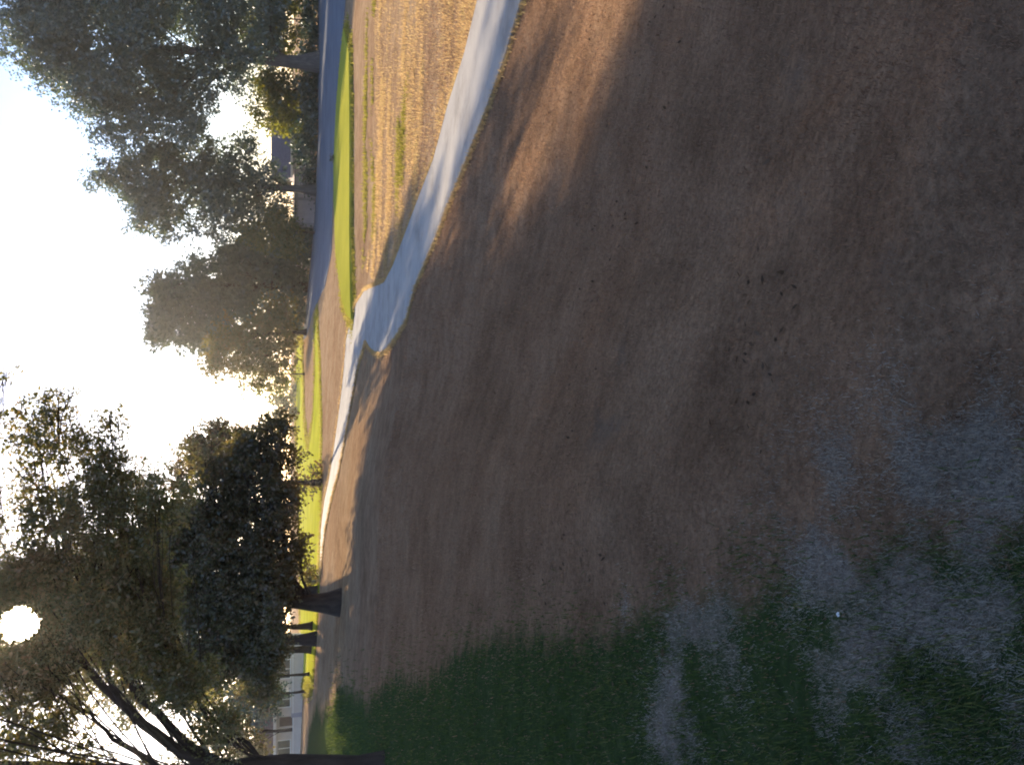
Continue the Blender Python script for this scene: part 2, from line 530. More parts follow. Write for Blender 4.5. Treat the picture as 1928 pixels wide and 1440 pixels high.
def uv_of(x, y, z):
    dx, dy, dz = x - CAM.x, y - CAM.y, z - CAM.z
    f = dy * fwd.y + dz * fwd.z
    w = dy * upv.y + dz * upv.z
    f = np.where(f < .05, .05, f)
    return UW / 2 + FPX * dx / f, VH / 2 - FPX * w / f


# turf types and the painted sunlit tone are laid out on the ground in metres (x across the slope, y along it)
EDGE = np.array([[P(u, v).x, P(u, v).y] for u, v in
                 [(640, 2300), (520, 1925), (440, 1600), (385, 1400), (318, 1230), (258, 1040), (205, 850), (150, 720), (110, 600), (70, 566)]])


def green_mask(x, y):
    """lawn to the left of a ragged edge that runs away from the path"""
    e = np.interp(y, EDGE[:, 1], EDGE[:, 0])
    w = .25 + .06 * np.clip(y, 0, 60)
    m = sstep(1, -1, (x - e) / w + (fbm(x, y, .22, 3) - .5) * .9)
    return np.where(y > .2, m, (x < 0) * .8) * sstep(75, 55, y)


PALE = [(P(u, v), r, s) for u, v, r, s in
        [(470, 1560, .25, 1.15), (330, 1620, .40, 1.0), (430, 1760, .34, 1.05), (300, 1790, .34, 1.0), (590, 1905, .15, 3.0), (140, 1270, .20, 1.0), (250, 1290, .20, 1.0),
         (230, 1360, .2, .95), (90, 1290, .25, .9), (260, 1560, .26, .7), (160, 1800, .3, .8), (290, 1870, .22, 1.0), (60, 1640, .25, .7), (60, 1250, .22, .9), (300, 1170, .12, .7), (520, 1800, .2, .8), (400, 1890, .2, .8),
         (70, 740, .5, .8), (120, 668, .6, .6)]]


def pale_mask(x, y):
    m = np.zeros_like(np.asarray(x, float))
    for p, r, s in PALE:
        m = np.maximum(m, s * np.exp(-((x - p.x) ** 2 + ((y - p.y) * .8) ** 2) / (r * r)))
    return m * sstep(.25, .75, fbm(x, y, 5.0, 11, 4)) * 1.15


SOIL = [(P(u, v), r, s) for u, v, r, s in
        [(700, 1160, .9, .8), (760, 1240, .5, .7), (560, 1030, .8, .5), (640, 1100, .6, .5), (1000, 1460, .4, .8), (730, 1440, .28, .9), (1290, 1490, .4, .7), (1270, 1290, .3, .6), (1400, 1700, .3, .6), (950, 1660, .3, .6), (560, 1350, .3, .6)]]


def soil_mask(x, y):
    m = np.zeros_like(np.asarray(x, float))
    for p, r, s in SOIL:
        m = np.maximum(m, s * np.exp(-((x - p.x) ** 2 + (y - p.y) ** 2) / (r * r)))
    return m * sstep(.3, .8, fbm(x, y, 3.0, 21, 4)) * .9


FAR_EDGE = [(P(u, v).x, P(u, v).y) for u, v in
            [(1620, 950), (1440, 903), (1340, 878), (1240, 846), (1140, 819), (1040, 780), (940, 742), (908, 725), (870, 673), (800, 653), (700, 644), (590, 629), (500, 612), (350, 600)]]
_fx = np.array([p[0] for p in FAR_EDGE])[::-1]; _fy = np.array([p[1] for p in FAR_EDGE])[::-1]


def sunlit_tone_mask(x, y):
    '''bleached rough on the far side of the path'''
    e = np.interp(x, np.append(_fx[:-1], _fx[-1] + 1), _fy)
    return np.maximum(sstep(-1.0, .6, y - e), .85 * sstep(26, 36, y))


for nm, fn in (('green', green_mask), ('pale', pale_mask), ('soil', soil_mask), ('straw', sunlit_tone_mask)):
    a = me.attributes.new(nm, 'FLOAT', 'POINT'); a.data.foreach_set('value', fn(gx, gy).astype(np.float32))
ground = link('ground', me, M['ground'])
tag(ground, 'brown dormant turf falling away towards the path', kind='structure')


def drape(name, outline, m, off=.03, skirt=.08, step=.5, label=None, kind='structure', grow=.025):
    """closed sheet over the terrain inside an outline of (x, y) points, with a real edge"""
    pts = []
    n = len(outline)
    for i in range(n):
        a, b = np.array(outline[i]), np.array(outline[(i + 1) % n])
        L = np.linalg.norm(b - a); st = step + grow * np.linalg.norm(a)
        k = max(1, int(L / st))
        for j in range(k):
            pts.append(a + (b - a) * j / k)
    pts = np.array(pts); nb = len(pts)
    lo, hi = pts.min(0), pts.max(0)
    st = max(step, .012 * np.linalg.norm(lo + hi) / 2 + step)
    nx_, ny_ = min(200, max(2, int((hi[0] - lo[0]) / st))), min(200, max(2, int((hi[1] - lo[1]) / st)))
    X, Y = np.meshgrid(np.linspace(lo[0], hi[0], nx_ + 1), np.linspace(lo[1], hi[1], ny_ + 1))
    q = np.stack([X.ravel(), Y.ravel()], 1)
    ins = np.zeros(len(q), bool)
    for i in range(nb):
        a, b = pts[i], pts[(i + 1) % nb]
        c = ((a[1] > q[:, 1]) != (b[1] > q[:, 1]))
        with np.errstate(divide='ignore', invalid='ignore'):
            xx = (b[0] - a[0]) * (q[:, 1] - a[1]) / (b[1] - a[1]) + a[0]
        ins ^= c & (q[:, 0] < xx)
    q = q[ins]
    allp = [Vector(p) for p in pts] + [Vector(p) for p in q]
    ov, oe, of, *_ = delaunay_2d_cdt(allp, [(i, (i + 1) % nb) for i in range(nb)], [], 1, 1e-5)
    xy = np.array([tuple(v) for v in ov]); z = terrain(xy[:, 0], xy[:, 1]) + off
    bm = bmesh.new()
    vs_ = [bm.verts.new((p[0], p[1], zz)) for p, zz in zip(xy, z)]
    for f in of:
        try: bm.faces.new([vs_[i] for i in f])
        except ValueError: pass
    bmesh.ops.recalc_face_normals(bm, faces=bm.faces)
    if sum(f.normal.z for f in bm.faces) < 0:
        bmesh.ops.reverse_faces(bm, faces=bm.faces)
    be = [e for e in bm.edges if len(e.link_faces) == 1]
    ex = bmesh.ops.extrude_edge_only(bm, edges=be)
    for v in ex['geom']:
        if isinstance(v, bmesh.types.BMVert): v.co.z -= skirt
    bmesh.ops.recalc_face_normals(bm, faces=bm.faces)
    me_ = bpy.data.meshes.new(name); bm.to_mesh(me_); bm.free()
    o = link(name, me_, m)
    tag(o, label, kind=kind)
    return o


def G(lst):
    return [(P(u, v).x, P(u, v).y) for u, v in lst]


PATH = [(1620, 1060), (1440, 986), (1340, 957), (1240, 921), (1140, 881), (1040, 840), (940, 800), (900, 783), (840, 767), (805, 746), (785, 731), (777, 720), (778, 708), (786, 698), (800, 690),
        (760, 678), (740, 673), (700, 666), (640, 655), (590, 646), (540, 636), (500, 625), (440, 613), (390, 607), (350, 603),
        (350, 600), (390, 602), (440, 605), (500, 612), (540, 621), (590, 629), (640, 636), (700, 644), (740, 648), (800, 653), (840, 662), (870, 673), (893, 688), (899, 703), (908, 725), (940, 742), (1040, 780), (1140, 819), (1240, 846), (1340, 878), (1440, 903), (1620, 950)]
path_xy = G(PATH)
drape('path', path_xy, M['concrete'], off=.05, skirt=.16, step=.25, label='pale concrete cart path curving away past the shaded bank')

FAIR = [(150, 590), (300, 600), (410, 604), (500, 606), (600, 606), (740, 604), (850, 599), (845, 594), (740, 594), (650, 590), (600, 581), (650, 574), (800, 571), (800, 560), (700, 557), (600, 559), (500, 563), (300, 566), (150, 566)]
drape('fairway', G(FAIR), M['fairway'], off=.06, skirt=.3, step=1.2, label='sunlit yellow green fairway beyond the dark trees')
TEE = [(1384, 652), (1340, 663), (1240, 664.5), (1100, 664.5), (1000, 664.5), (900, 666), (860, 667), (838, 668), (850, 658), (875, 650), (920, 643), (980, 636), (1060, 633), (1140, 633), (1240, 638), (1340, 647)]
drape('tee_turf', G(TEE), M['tee'], off=.22, skirt=.5, step=.8, label='raised bright green mown turf strip with a shaded lip')
SHADE_STRIP = [(1600, 600), (1440, 599), (1300, 599), (1200, 600), (1100, 596), (1000, 590), (900, 580), (840, 574), (800, 572), (805, 577), (860, 592), (900, 612), (960, 624), (1040, 626), (1120, 630), (1240, 634), (1340, 643), (1440, 651), (1600, 664)]  # outline follows the cast shadow of the tall trees
drape('road', G(SHADE_STRIP), M['asphalt'], off=.05, skirt=.3, step=1.0, label='weathered grey asphalt in the shade of the tall trees')


# ------------------------------------------------------------------ buildings
def box(bm, x0, x1, y0, y1, z0, z1):
    vs_ = [bm.verts.new(p) for p in [(x0, y0, z0), (x1, y0, z0), (x1, y1, z0), (x0, y1, z0), (x0, y0, z1), (x1, y0, z1), (x1, y1, z1), (x0, y1, z1)]]
    for f in [(0, 3, 2, 1), (4, 5, 6, 7), (0, 1, 5, 4), (1, 2, 6, 5), (2, 3, 7, 6), (3, 0, 4, 7)]:
        bm.faces.new([vs_[i] for i in f])


def part(name, boxes, m, parent):
    bm = bmesh.new()
    for b in boxes: box(bm, *b)
    me_ = bpy.data.meshes.new(name); bm.to_mesh(me_); bm.free()
    return link(name, me_, m, parent)


def prism(name, prof, y0, y1, m, parent, axis='y'):
    """profile (a, z) swept along y (or along x)"""
    bm = bmesh.new()
    mk = (lambda a, z, t: (a, t, z)) if axis == 'y' else (lambda a, z, t: (t, a, z))
    A_ = [bm.verts.new(mk(a, z, y0)) for a, z in prof]; B_ = [bm.verts.new(mk(a, z, y1)) for a, z in prof]
    n = len(prof)
    bm.faces.new(A_); bm.faces.new(B_[::-1])
    for i in range(n): bm.faces.new([A_[i], B_[i], B_[(i + 1) % n], A_[(i + 1) % n]])
    bmesh.ops.recalc_face_normals(bm, faces=bm.faces)
    me_ = bpy.data.meshes.new(name); bm.to_mesh(me_); bm.free()
    return link(name, me_, m, parent)


def window(root, x, z, w, h, yf):
    """a window on the front wall (front at y = yf, facing -y)"""
    wd = part('window', [(x - w / 2 - .08, x + w / 2 + .08, yf - .05, yf, z + h, z + h + .09), (x - w / 2 - .08, x + w / 2 + .08, yf - .08, yf, z - .1, z),
                         (x - w / 2 - .08, x - w / 2, yf - .05, yf, z, z + h), (x + w / 2, x + w / 2 + .08, yf - .05, yf, z, z + h), (x - .03, x + .03, yf - .04, yf, z, z + h)], M['trim'], root)
    for s in (-1, 1):
        xc = x + s * (w / 4 + .015)
        part('pane', [(xc - w / 4 + .02, xc + w / 4 - .02, yf - .02, yf - .003, z + .005, z + h - .005)], M['glass'], wd)


def house(name, label, pos, rz, w, d, h, rise, wall_m, roof_m, wins, door=None, ridge='x', over=.45, fascia=True):
    root = empty(name, pos, rz); tag(root, label, 'house')
    part('wall', [(-w / 2, w / 2, 0, .2, -1, h), (-w / 2, w / 2, d - .2, d, -1, h), (-w / 2, -w / 2 + .2, .2, d - .2, -1, h), (w / 2 - .2, w / 2, .2, d - .2, -1, h)], M[wall_m], root)
    t = .14
    if ridge == 'x':
        prof = [(-over, h - over * rise / (d / 2)), (d / 2, h + rise), (d + over, h - over * rise / (d / 2)), (d + over, h - over * rise / (d / 2) + t), (d / 2, h + rise + t), (-over, h - over * rise / (d / 2) + t)]
        rf = prism('roof', prof, -w / 2 - over, w / 2 + over, M[roof_m], root, 'x')
        for s in (-1, 1):
            prism('gable', [(0, h), (d, h), (d / 2, h + rise - .01)], s * (w / 2 - .2), s * w / 2, M[wall_m], root, 'x')
        if fascia:
            ze = h - over * rise / (d / 2)
            part('fascia', [(-w / 2 - over, w / 2 + over, -over - .04, -over - .003, ze - .16, ze + t)], M['trim'], rf)
    else:
        prof = [(-w / 2 - over, h - over * rise / (w / 2)), (0, h + rise), (w / 2 + over, h - over * rise / (w / 2)), (w / 2 + over, h - over * rise / (w / 2) + t), (0, h + rise + t), (-w / 2 - over, h - over * rise / (w / 2) + t)]
        rf = prism('roof', prof, -over, d + over, M[roof_m], root, 'y')
        for y_ in (0, d - .2):
            prism('gable', [(-w / 2, h), (w / 2, h), (0, h + rise - .01)], y_, y_ + .2, M[wall_m], root, 'y')
    part('chimney', [(w * .2, w * .2 + .6, d * .5, d * .5 + .6, h, h + rise + .7)], M['stucco_grey'], rf)
    for x, z, ww, hh in wins: window(root, x, z, ww, hh, 0)
    if door is not None:
        dr = part('door', [(door - .45, door + .45, -.05, -.003, 0, 2.05)], M['roof_brown'], root)
        part('handle', [(door + .33, door + .38, -.1, -.05, .98, 1.06)], M['dark_metal'], dr)
    return root


def gpos(u, y, dz=0.0):
    p = at(u, 560, y)
    return Vector((p.x, y, float(terrain(p.x, y)) + dz))


hp = gpos(85, 86)
house('bungalow', 'pale stucco bungalow with white framed windows seen between the dark tree trunks', hp, R(8), 15, 8, 2.7, 1.8, 'stucco', 'roof_brown',
      [(-5.4, 1.0, 1.5, 1.2), (-2.6, 1.0, 1.5, 1.2), (2.2, 1.0, 1.5, 1.2), (5.2, 1.0, 1.8, 1.2)], door=0.0)
# low rendered garden wall in front of the bungalow
gw = empty('garden_wall', gpos(95, 80), R(8)); tag(gw, 'low pale rendered garden wall in front of the stucco bungalow', 'wall')
part('wall_panel', [(-7.5, -.2, 0, .2, -.6, .78)], M['stucco'], gw)
part('wall_panel', [(.2, 7.5, 0, .2, -.6, .78)], M['stucco'], gw)
part('pillar', [(-.2, .2, -.06, .28, -.6, 1.0)], M['stucco_grey'], gw)
part('coping', [(-7.55, -.2, -.05, .25, .78, .86)], M['trim'], gw)
part('coping', [(.2, 7.55, -.05, .25, .78, .86)], M['trim'], gw)

house('gabled_house', 'grey roofed house with white fascia behind the yellow green bush', gpos(1175, 116), R(-6), 9.5, 8, 3.3, 2.4, 'stucco_grey', 'roof_grey',
      [(-2.8, 1.2, 1.3, 1.2), (2.6, 1.2, 1.6, 1.2)], door=.2)
house('red_roof_house', 'small house with dull red tiled roof behind the mid height trees', gpos(965, 128), R(14), 8, 7, 3.0, 1.9, 'stucco_grey', 'roof_red',
      [(-2.2, 1.1, 1.2, 1.1), (2.2, 1.1, 1.2, 1.1)], door=0.0, fascia=False)
# double garage
gg = empty('garage', gpos(1066, 110), R(-4)); tag(gg, 'low mauve grey double garage with flat roof behind the hedge', 'garage')
part('wall', [(-3.6, 3.6, .1, .3, -1, 2.5), (-3.6, 3.6, 5.3, 5.5, -1, 2.5), (-3.6, -3.4, .3, 5.3, -1, 2.5), (3.4, 3.6, .3, 5.3, -1, 2.5)], M['stucco_grey'], gg)
part('roof', [(-3.9, 3.9, -.3, 5.8, 2.5, 2.68)], M['roof_grey'], gg)
for xc in (-1.65, 1.65):
    dr = part('garage_door', [(xc - 1.45, xc + 1.45, .02, .095, .02, 2.2)], M['door_panel'], gg)
    for k in range(4):
        part('panel', [(xc - 1.4, xc + 1.4, -.005, .016, .06 + k * .53, .06 + k * .53 + .47)], M['door_panel'], dr)


# ------------------------------------------------------------------ trees
def sun_gap(rad):
    s = np.array(SUN); c = np.array(CAM)
    def f(q):
        w = q - c
        t = w @ s
        dist = np.linalg.norm(w - t[:, None] * s, axis=1)
        return dist > rad * t * (.93 + .14 * rng.random(len(q)))
    return f


make_tree('tall_evergreen_tree', 'tallest dark blue green evergreen with thick trunk on the far right bank', P(1322, 602),
          [(1400, 95, 95, 95), (1335, 110, 70, 100), (1450, 250, 110, 130), (1350, 260, 90, 120), (1280, 180, 55, 85), (1235, 240, 50, 85, .8), (1205, 190, 35, 50, .45),
           (1180, 260, 30, 50, .4), (1270, 320, 65, 80), (1340, 420, 75, 75), (1440, 410, 90, 90), (1215, 340, 45, 50, .7), (1290, 395, 40, 40, .8), (1500, 120, 80, 110), (1520, 330, 80, 120), (1420, 500, 60, 34, .7), (1365, 500, 40, 36, .6)],
          M['leaf_blue'], .75, bark='bark_grey', dens=.68, leaf_px=4.5, droop=.9, group='tall trees behind the shaded asphalt')
make_tree('tall_evergreen_tree', 'feathery dark evergreen narrower than its taller neighbour, beside the garage', P(1082, 596),
          [(1112, 225, 38, 52), (1080, 270, 50, 60), (1135, 300, 48, 60), (1040, 310, 42, 60), (1020, 275, 22, 40, .5), (1090, 370, 65, 65), (1150, 370, 42, 50, .8),
           (1010, 375, 25, 36, .6), (1045, 430, 50, 55), (1115, 450, 60, 55), (1170, 455, 30, 40, .4), (1060, 500, 50, 36, .8), (1100, 518, 40, 18, .6), (1165, 300, 32, 50, .6), (1180, 350, 28, 36, .5)],
          M['leaf_blue'], .5, bark='bark_grey', dens=.68, leaf_px=4.5, droop=.9, group='tall trees behind the shaded asphalt')
make_tree('broadleaf_tree', 'round topped dark green broadleaf tree left of the two tall evergreens', P(900, 580),
          [(892, 312, 32, 42), (850, 318, 52, 48), (812, 320, 34, 44), (905, 385, 45, 55), (855, 400, 65, 65), (800, 395, 40, 50), (930, 455, 45, 45), (880, 480, 75, 60), (955, 440, 28, 34, .8),
           (945, 505, 50, 48), (975, 475, 26, 40, .7), (890, 545, 70, 26)],
          M['leaf_evergreen'], .5, dens=1.0, group='tall trees behind the shaded asphalt')
make_tree('autumn_tree', 'sunlit olive and ochre tree leaning off the dark broadleaf tree', P(815, 578),
          [(805, 470, 55, 55), (770, 440, 38, 50, .8), (745, 420, 22, 36, .5), (835, 520, 45, 40), (775, 515, 45, 38, .8), (730, 460, 22, 34, .4), (800, 548, 45, 16, .6)],
          M['leaf_autumn'], .3, dens=.75)
make_tree('slender_tree', 'thin dark sapling with a loose crown standing alone at the fairway edge', P(736, 574),
          [(725, 500, 30, 34, .6), (705, 515, 20, 22, .6), (745, 480, 22, 26, .5), (728, 535, 24, 12, .7)], M['leaf_olive'], .12, dens=.7)

# the dark trees on the left, between the camera and the sun
make_tree('dark_oak_tree', 'large dark spreading tree with a stout flared trunk beside the sunny fairway', P(306, 641),
          [(478, 435, 68, 75), (395, 420, 95, 105), (290, 430, 95, 110), (200, 440, 75, 95), (450, 515, 100, 52), (330, 508, 105, 45), (205, 498, 70, 40),
           (468, 350, 45, 42, .8), (415, 320, 70, 65), (400, 560, 60, 22, .7), (510, 530, 45, 36, .8),
           (555, 445, 45, 58, .9), (600, 480, 36, 48, .9), (585, 520, 52, 36, .9), (630, 505, 24, 36, .8), (648, 538, 14, 14, .8), (538, 385, 32, 30, .6), (598, 385, 46, 42, .35)],
          M['leaf_dark'], .42, dens=1.0, leaf_px=5.2)

make_tree('russet_tree', 'rounded tree with russet sunlit top and leafy foot standing in front of the sunlit fairway', P(532, 606),
          [(580, 392, 40, 46), (612, 440, 28, 40, .9), (602, 368, 20, 16, .7), (628, 415, 16, 30, .7), (560, 445, 40, 40), (545, 345, 36, 30, .7), (625, 470, 16, 26, .6),
           (535, 265, 36, 22, .3), (515, 278, 36, 24, .35), (545, 590, 16, 9, .6), (530, 578, 14, 10, .6), (518, 594, 14, 9, .6), (552, 602, 8, 6, .5)],
          M['leaf_russet'], .2, dens=1.0)

B2 = P(-14, 722)
px2 = B2.y / FPX


near = make_tree('near_leaning_tree', 'close bare trunked tree whose rising limbs and thin leaves let the sun through', B2,
                 [(70, 60, 85, 75, .8), (190, 100, 85, 75), (340, 75, 95, 80), (470, 100, 90, 80, .8), (585, 80, 75, 75, .5), (660, 60, 48, 55, .3), (735, 10, 22, 16, .3), (690, 110, 30, 30, .25),
                  (310, 195, 115, 65), (430, 225, 95, 65, .8), (545, 200, 70, 45, .5), (610, 195, 45, 45, .35), (655, 205, 28, 25, .25), (215, 275, 75, 60, .8), (150, 345, 70, 50, .8),
                  (-120, 120, 130, 130), (-60, 300, 90, 80, .5), (60, 410, 55, 40, .6), (330, 290, 95, 60, .9), (20, 150, 50, 40, .5), (195, 35, 60, 45, 1.3), (335, 45, 60, 45, 1.3), (268, 115, 65, 40, 1.3), (265, -40, 85, 40, 1.3), (480, 300, 80, 50, .6), (250, -60, 160, 60), (480, -60, 130, 60, .7), (100, -120, 150, 90), (150, -230, 170, 80, .8, -4.0), (420, -250, 150, 80, .7, -4.5), (300, -480, 200, 110, .5, -7.0), (100, -800, 260, 160, .45, -8.0), (520, -850, 260, 160, .45, -8.5), (-250, -950, 260, 160, .45, -9.0), (800, -1000, 240, 150, .45, -9.0), (300, -1500, 300, 180, .45, -11.0)],  # unseen boughs high overhead are added to darken the foreground
                 M['leaf_near'], .28, dens=.85, leaf_px=5.5, limb_f=.13, cull=sun_gap(.019), top=float(at(-14, -60, B2.y).z), lean=0.0, aspect=.5)
for pl, r0 in (([(-5, 395), (60, 290), (120, 225), (214, 138), (300, 60), (380, 0)], .13), ([(-5, 440), (40, 350), (130, 262), (240, 190), (400, 130), (560, 95)], .12),
               ([(0, 300), (50, 215), (95, 170), (150, 80)], .06), ([(120, 225), (230, 180), (330, 175), (470, 190), (600, 190)], .06), ([(-8, 520), (60, 440), (110, 420)], .05)):
    pts = [np.array(at(u, v, B2.y + .15 * i)) - np.array(B2) for i, (u, v) in enumerate(pl)]
    P_ = []
    for i in range(len(pts) - 1):
        for t in (0, .33, .66): P_.append(pts[i] * (1 - t) + pts[i + 1] * t + rng.normal(0, .02, 3))
    P_.append(pts[-1])
    link('limb', tubes('limb', [(P_, np.linspace(r0, .015, len(P_)))], 8), M['bark'], near)

make_tree('tall_grove_tree', 'tall brownish dark tree rising behind the large spreading tree', P(322, 600),
          [(330, 190, 80, 80), (380, 245, 58, 70), (440, 325, 42, 42, .9), (370, 330, 85, 80), (290, 270, 80, 80), (392, 170, 38, 50, .7), (350, 110, 60, 50, .7), (455, 370, 60, 55)],
          M['leaf_near'], .38, dens=.62, group='tall trees behind the large dark tree')
make_tree('tall_grove_tree', 'tall dark tree rising behind the thin trunks beside the bungalow', P(238, 596),
          [(230, 210, 80, 75), (160, 270, 70, 70), (260, 310, 80, 80), (180, 370, 80, 70), (250, 140, 60, 60, .8), (150, 190, 50, 50, .6), (270, 420, 70, 60)],
          M['leaf_near'], .32, dens=.62, group='tall trees behind the large dark tree')
make_tree('grove_tree', 'thin dark tree just behind the stout flared trunk, in front of the sunny turf', P(262, 590), [(265, 450, 50, 50), (280, 495, 36, 26)], M['leaf_dark'], .24, dens=.8)
make_tree('grove_tree', 'dark tree trunk between the bright turf gap and the bungalow', P(220, 588), [(225, 470, 50, 46), (200, 505, 32, 22)], M['leaf_dark'], .28, dens=.8)
make_tree('grove_tree', 'spindly dark trunk in front of the pinkish end of the bungalow', P(172, 584), [(175, 480, 45, 34), (155, 505, 28, 18, .8)], M['leaf_dark'], .12, dens=.8)
make_tree('grove_tree', 'thin dark trunk standing against the bungalow wall, beside the spindly one', P(140, 576), [(135, 480, 50, 40), (120, 505, 34, 20, .8)], M['leaf_evergreen'], .12, dens=.7)
make_tree('olive_tree', 'olive brown sunlit tree over the bungalow roof behind the near leaning trunk', P(70, 566),
          [(70, 455, 55, 42, .8), (30, 400, 45, 55, .7), (100, 390, 45, 40, .7), (25, 470, 40, 40, .6), (100, 440, 45, 40, .7)], M['leaf_autumn'], .18, dens=.7)

# shrubs
def shrub(name, label, base, lobes, m, r=.06, group=None, dens=.9, leaf_px=5.0):
    return make_tree(name, label, base, lobes, m, r, cat='shrub', trunk_name='stem', crown_name='foliage', group=group, dens=dens, leaf_px=leaf_px, twigs=False)


shrub('bushy_tree', 'tall olive bush under the tallest evergreen, at the end of the hedge', P(1400, 599), [(1400, 500, 50, 50), (1355, 525, 36, 36), (1430, 540, 40, 32)], M['leaf_olive'], .12)
shrub('bushy_tree', 'olive bush showing between the two tall evergreens, behind the hedge', P(1268, 599), [(1268, 530, 45, 36), (1240, 500, 34, 26, .7), (1290, 500, 30, 30, .7)], M['leaf_olive'], .12)
shrub('yellow_bush', 'yellow green bush in front of the grey roofed house', P(1216, 597), [(1216, 540, 34, 28), (1195, 555, 24, 18), (1235, 555, 20, 18)], M['leaf_yellow'], .08)
shrub('bushy_tree', 'dark bush with yellowish leaves between the garage and the red roofed house', P(1002, 593), [(1000, 500, 36, 45), (1018, 530, 30, 30), (985, 545, 28, 30)], M['leaf_olive'], .12)
shrub('low_bush', 'tiny dark bush on the edge of the raised green turf', P(1141, 634), [(1141, 629, 6, 4), (1137, 632, 5, 3)], M['leaf_dark'], .03, leaf_px=2.5)
shrub('far_bush', 'pale hazy bush at the far end of the fairway, beside the dark oak', P(655, 560), [(668, 535, 36, 18, .8), (640, 528, 24, 20, .8)], M['leaf_haze'], .15)
shrub('far_bush', 'second hazy bush at the far end of the fairway, nearer the slender sapling', P(712, 559), [(710, 540, 28, 14, .8), (690, 530, 14, 12, .6)], M['leaf_haze'], .12)
shrub('low_dark_bush', 'low dark bush at the left foot of the stout flared trunk', P(345, 600), [(345, 580, 20, 12), (360, 588, 12, 8)], M['leaf_dark'], .05)
for i, u in enumerate(range(1475, 820, -52)):
    v = np.interp(u, [840, 900, 1000, 1200, 1440], [576, 580, 590, 600, 600])
    hh = [20, 17, 19, 15, 18, 16, 20][i % 7]
    if 1010 < u < 1130: hh *= .5
    shrub('hedge_shrub', 'dark low shrub in the hedge along the far edge of the asphalt', P(u, v - .6), [(u, v - hh * .9, 32, hh), (u + 14, v - hh * .7, 24, hh * .75)], M['leaf_evergreen'], .06, group='hedge shrubs along the asphalt')


# ------------------------------------------------------------------ grass
def inside(poly, x, y):
    ins = np.zeros(len(x), bool); n = len(poly)
    for i in range(n):
        a, b = poly[i], poly[(i + 1) % n]
        c = (a[1] > y) != (b[1] > y)
        with np.errstate(divide='ignore', invalid='ignore'):
            xx = (b[0] - a[0]) * (y - a[1]) / (b[1] - a[1]) + a[0]
        ins ^= c & (x < xx)
    return ins


def blades(name, x, y, h, w, m, label, flat=.8):
    n = len(x)
    z = terrain(x, y) - .004
    a = rng.random(n) * 2 * math.pi
    ln = np.abs(rng.normal(0, flat, n))
    d = np.stack([np.cos(a) * ln, np.sin(a) * ln, np.ones(n)], 1)
    d /= np.linalg.norm(d, axis=1)[:, None]
    s = np.stack([-np.sin(a), np.cos(a), np.zeros(n)], 1)
    p = np.stack([x, y, z], 1)
    W = s * (w * .5)[:, None]
    tip = p + d * h[:, None]
    tip += rng.normal(0, .15, (n, 3)) * h[:, None]
    tip[:, 2] = np.maximum(tip[:, 2], z + .006)
    q = np.stack([p - W, p + W, tip], 1)
    me_ = polymesh(name, q.reshape(-1, 3), 3, np.clip(rng.random(n) * .6 + fbm(x, y, 3, 5) * .6 - .1, 0, 1))
    o = link(name, me_, m); tag(o, label, 'grass', kind='stuff')
    return o


def scatter(n, r0, r1, a0=-33, a1=33):
    r = np.exp(rng.uniform(math.log(r0), math.log(r1), n)); a = np.radians(rng.uniform(a0, a1, n))
    return r * np.sin(a), r * np.cos(a), r


x, y, r = scatter(260000, 1.0, 24)
k = (rng.random(len(x)) > green_mask(x, y) * .9) & (rng.random(len(x)) > pale_mask(x, y) * .9) & (rng.random(len(x)) > soil_mask(x, y)) & ~inside(path_xy, x, y)
x, y, r = x[k], y[k], r[k]
blades('dry_grass', x, y, (.010 + .0022 * r) * (.6 + rng.random(len(x))), .0025 + .0008 * r, M['blade_dry'], 'short brown dormant grass covering the shaded bank', 1.3)
x, y, r = scatter(260000, 1.0, 45)
k = rng.random(len(x)) < green_mask(x, y) * sstep(.2, .7, fbm(x, y, 3.2, 31, 4)) * (1 - .8 * np.clip(pale_mask(x, y), 0, 1))
x, y, r = x[k], y[k], r[k]
blades('green_grass', x, y, (.028 + .0026 * r) * (.5 + rng.random(len(x))), .003 + .0009 * r, M['blade_green'], 'dark green lawn grass on the left of the shaded bank', .6)
x, y, r = scatter(420000, 1.0, 9, -33, 20)
k = rng.random(len(x)) < pale_mask(x, y) * 1.5
x, y, r = x[k], y[k], r[k]
blades('straw_grass', x, y, (.014 + .0018 * r) * (.5 + rng.random(len(x))), .0018 + .0005 * r, M['blade_straw'], 'pale bleached dead grass in patches among the green', 1.6)
# taller golden rough in the sun between the path and the raised turf
ROUGH = G([(1700, 980), (1440, 900), (1240, 840), (1040, 776), (940, 738), (905, 710), (930, 690), (1000, 700), (1150, 706), (1300, 708), (1500, 708), (1700, 710)])
rp = np.array(ROUGH); lo, hi = rp.min(0), rp.max(0)
n = 420000
x = rng.uniform(lo[0], hi[0], n); y = np.exp(rng.uniform(math.log(lo[1]), math.log(hi[1]), n))
k = inside(ROUGH, x, y) & ~inside(path_xy, x, y) & (rng.random(n) < sstep(.35, .75, fbm(x * .45, y * 1.3, .8, 41)) * .75 + .05)
x, y = x[k], y[k]; r = np.hypot(x, y)
blades('golden_rough', x, y, (.04 + .0016 * r) * (.5 + rng.random(len(x))), .003 + .0005 * r, M['blade_gold'], 'taller golden rough grass in the sun beyond the path', .7)
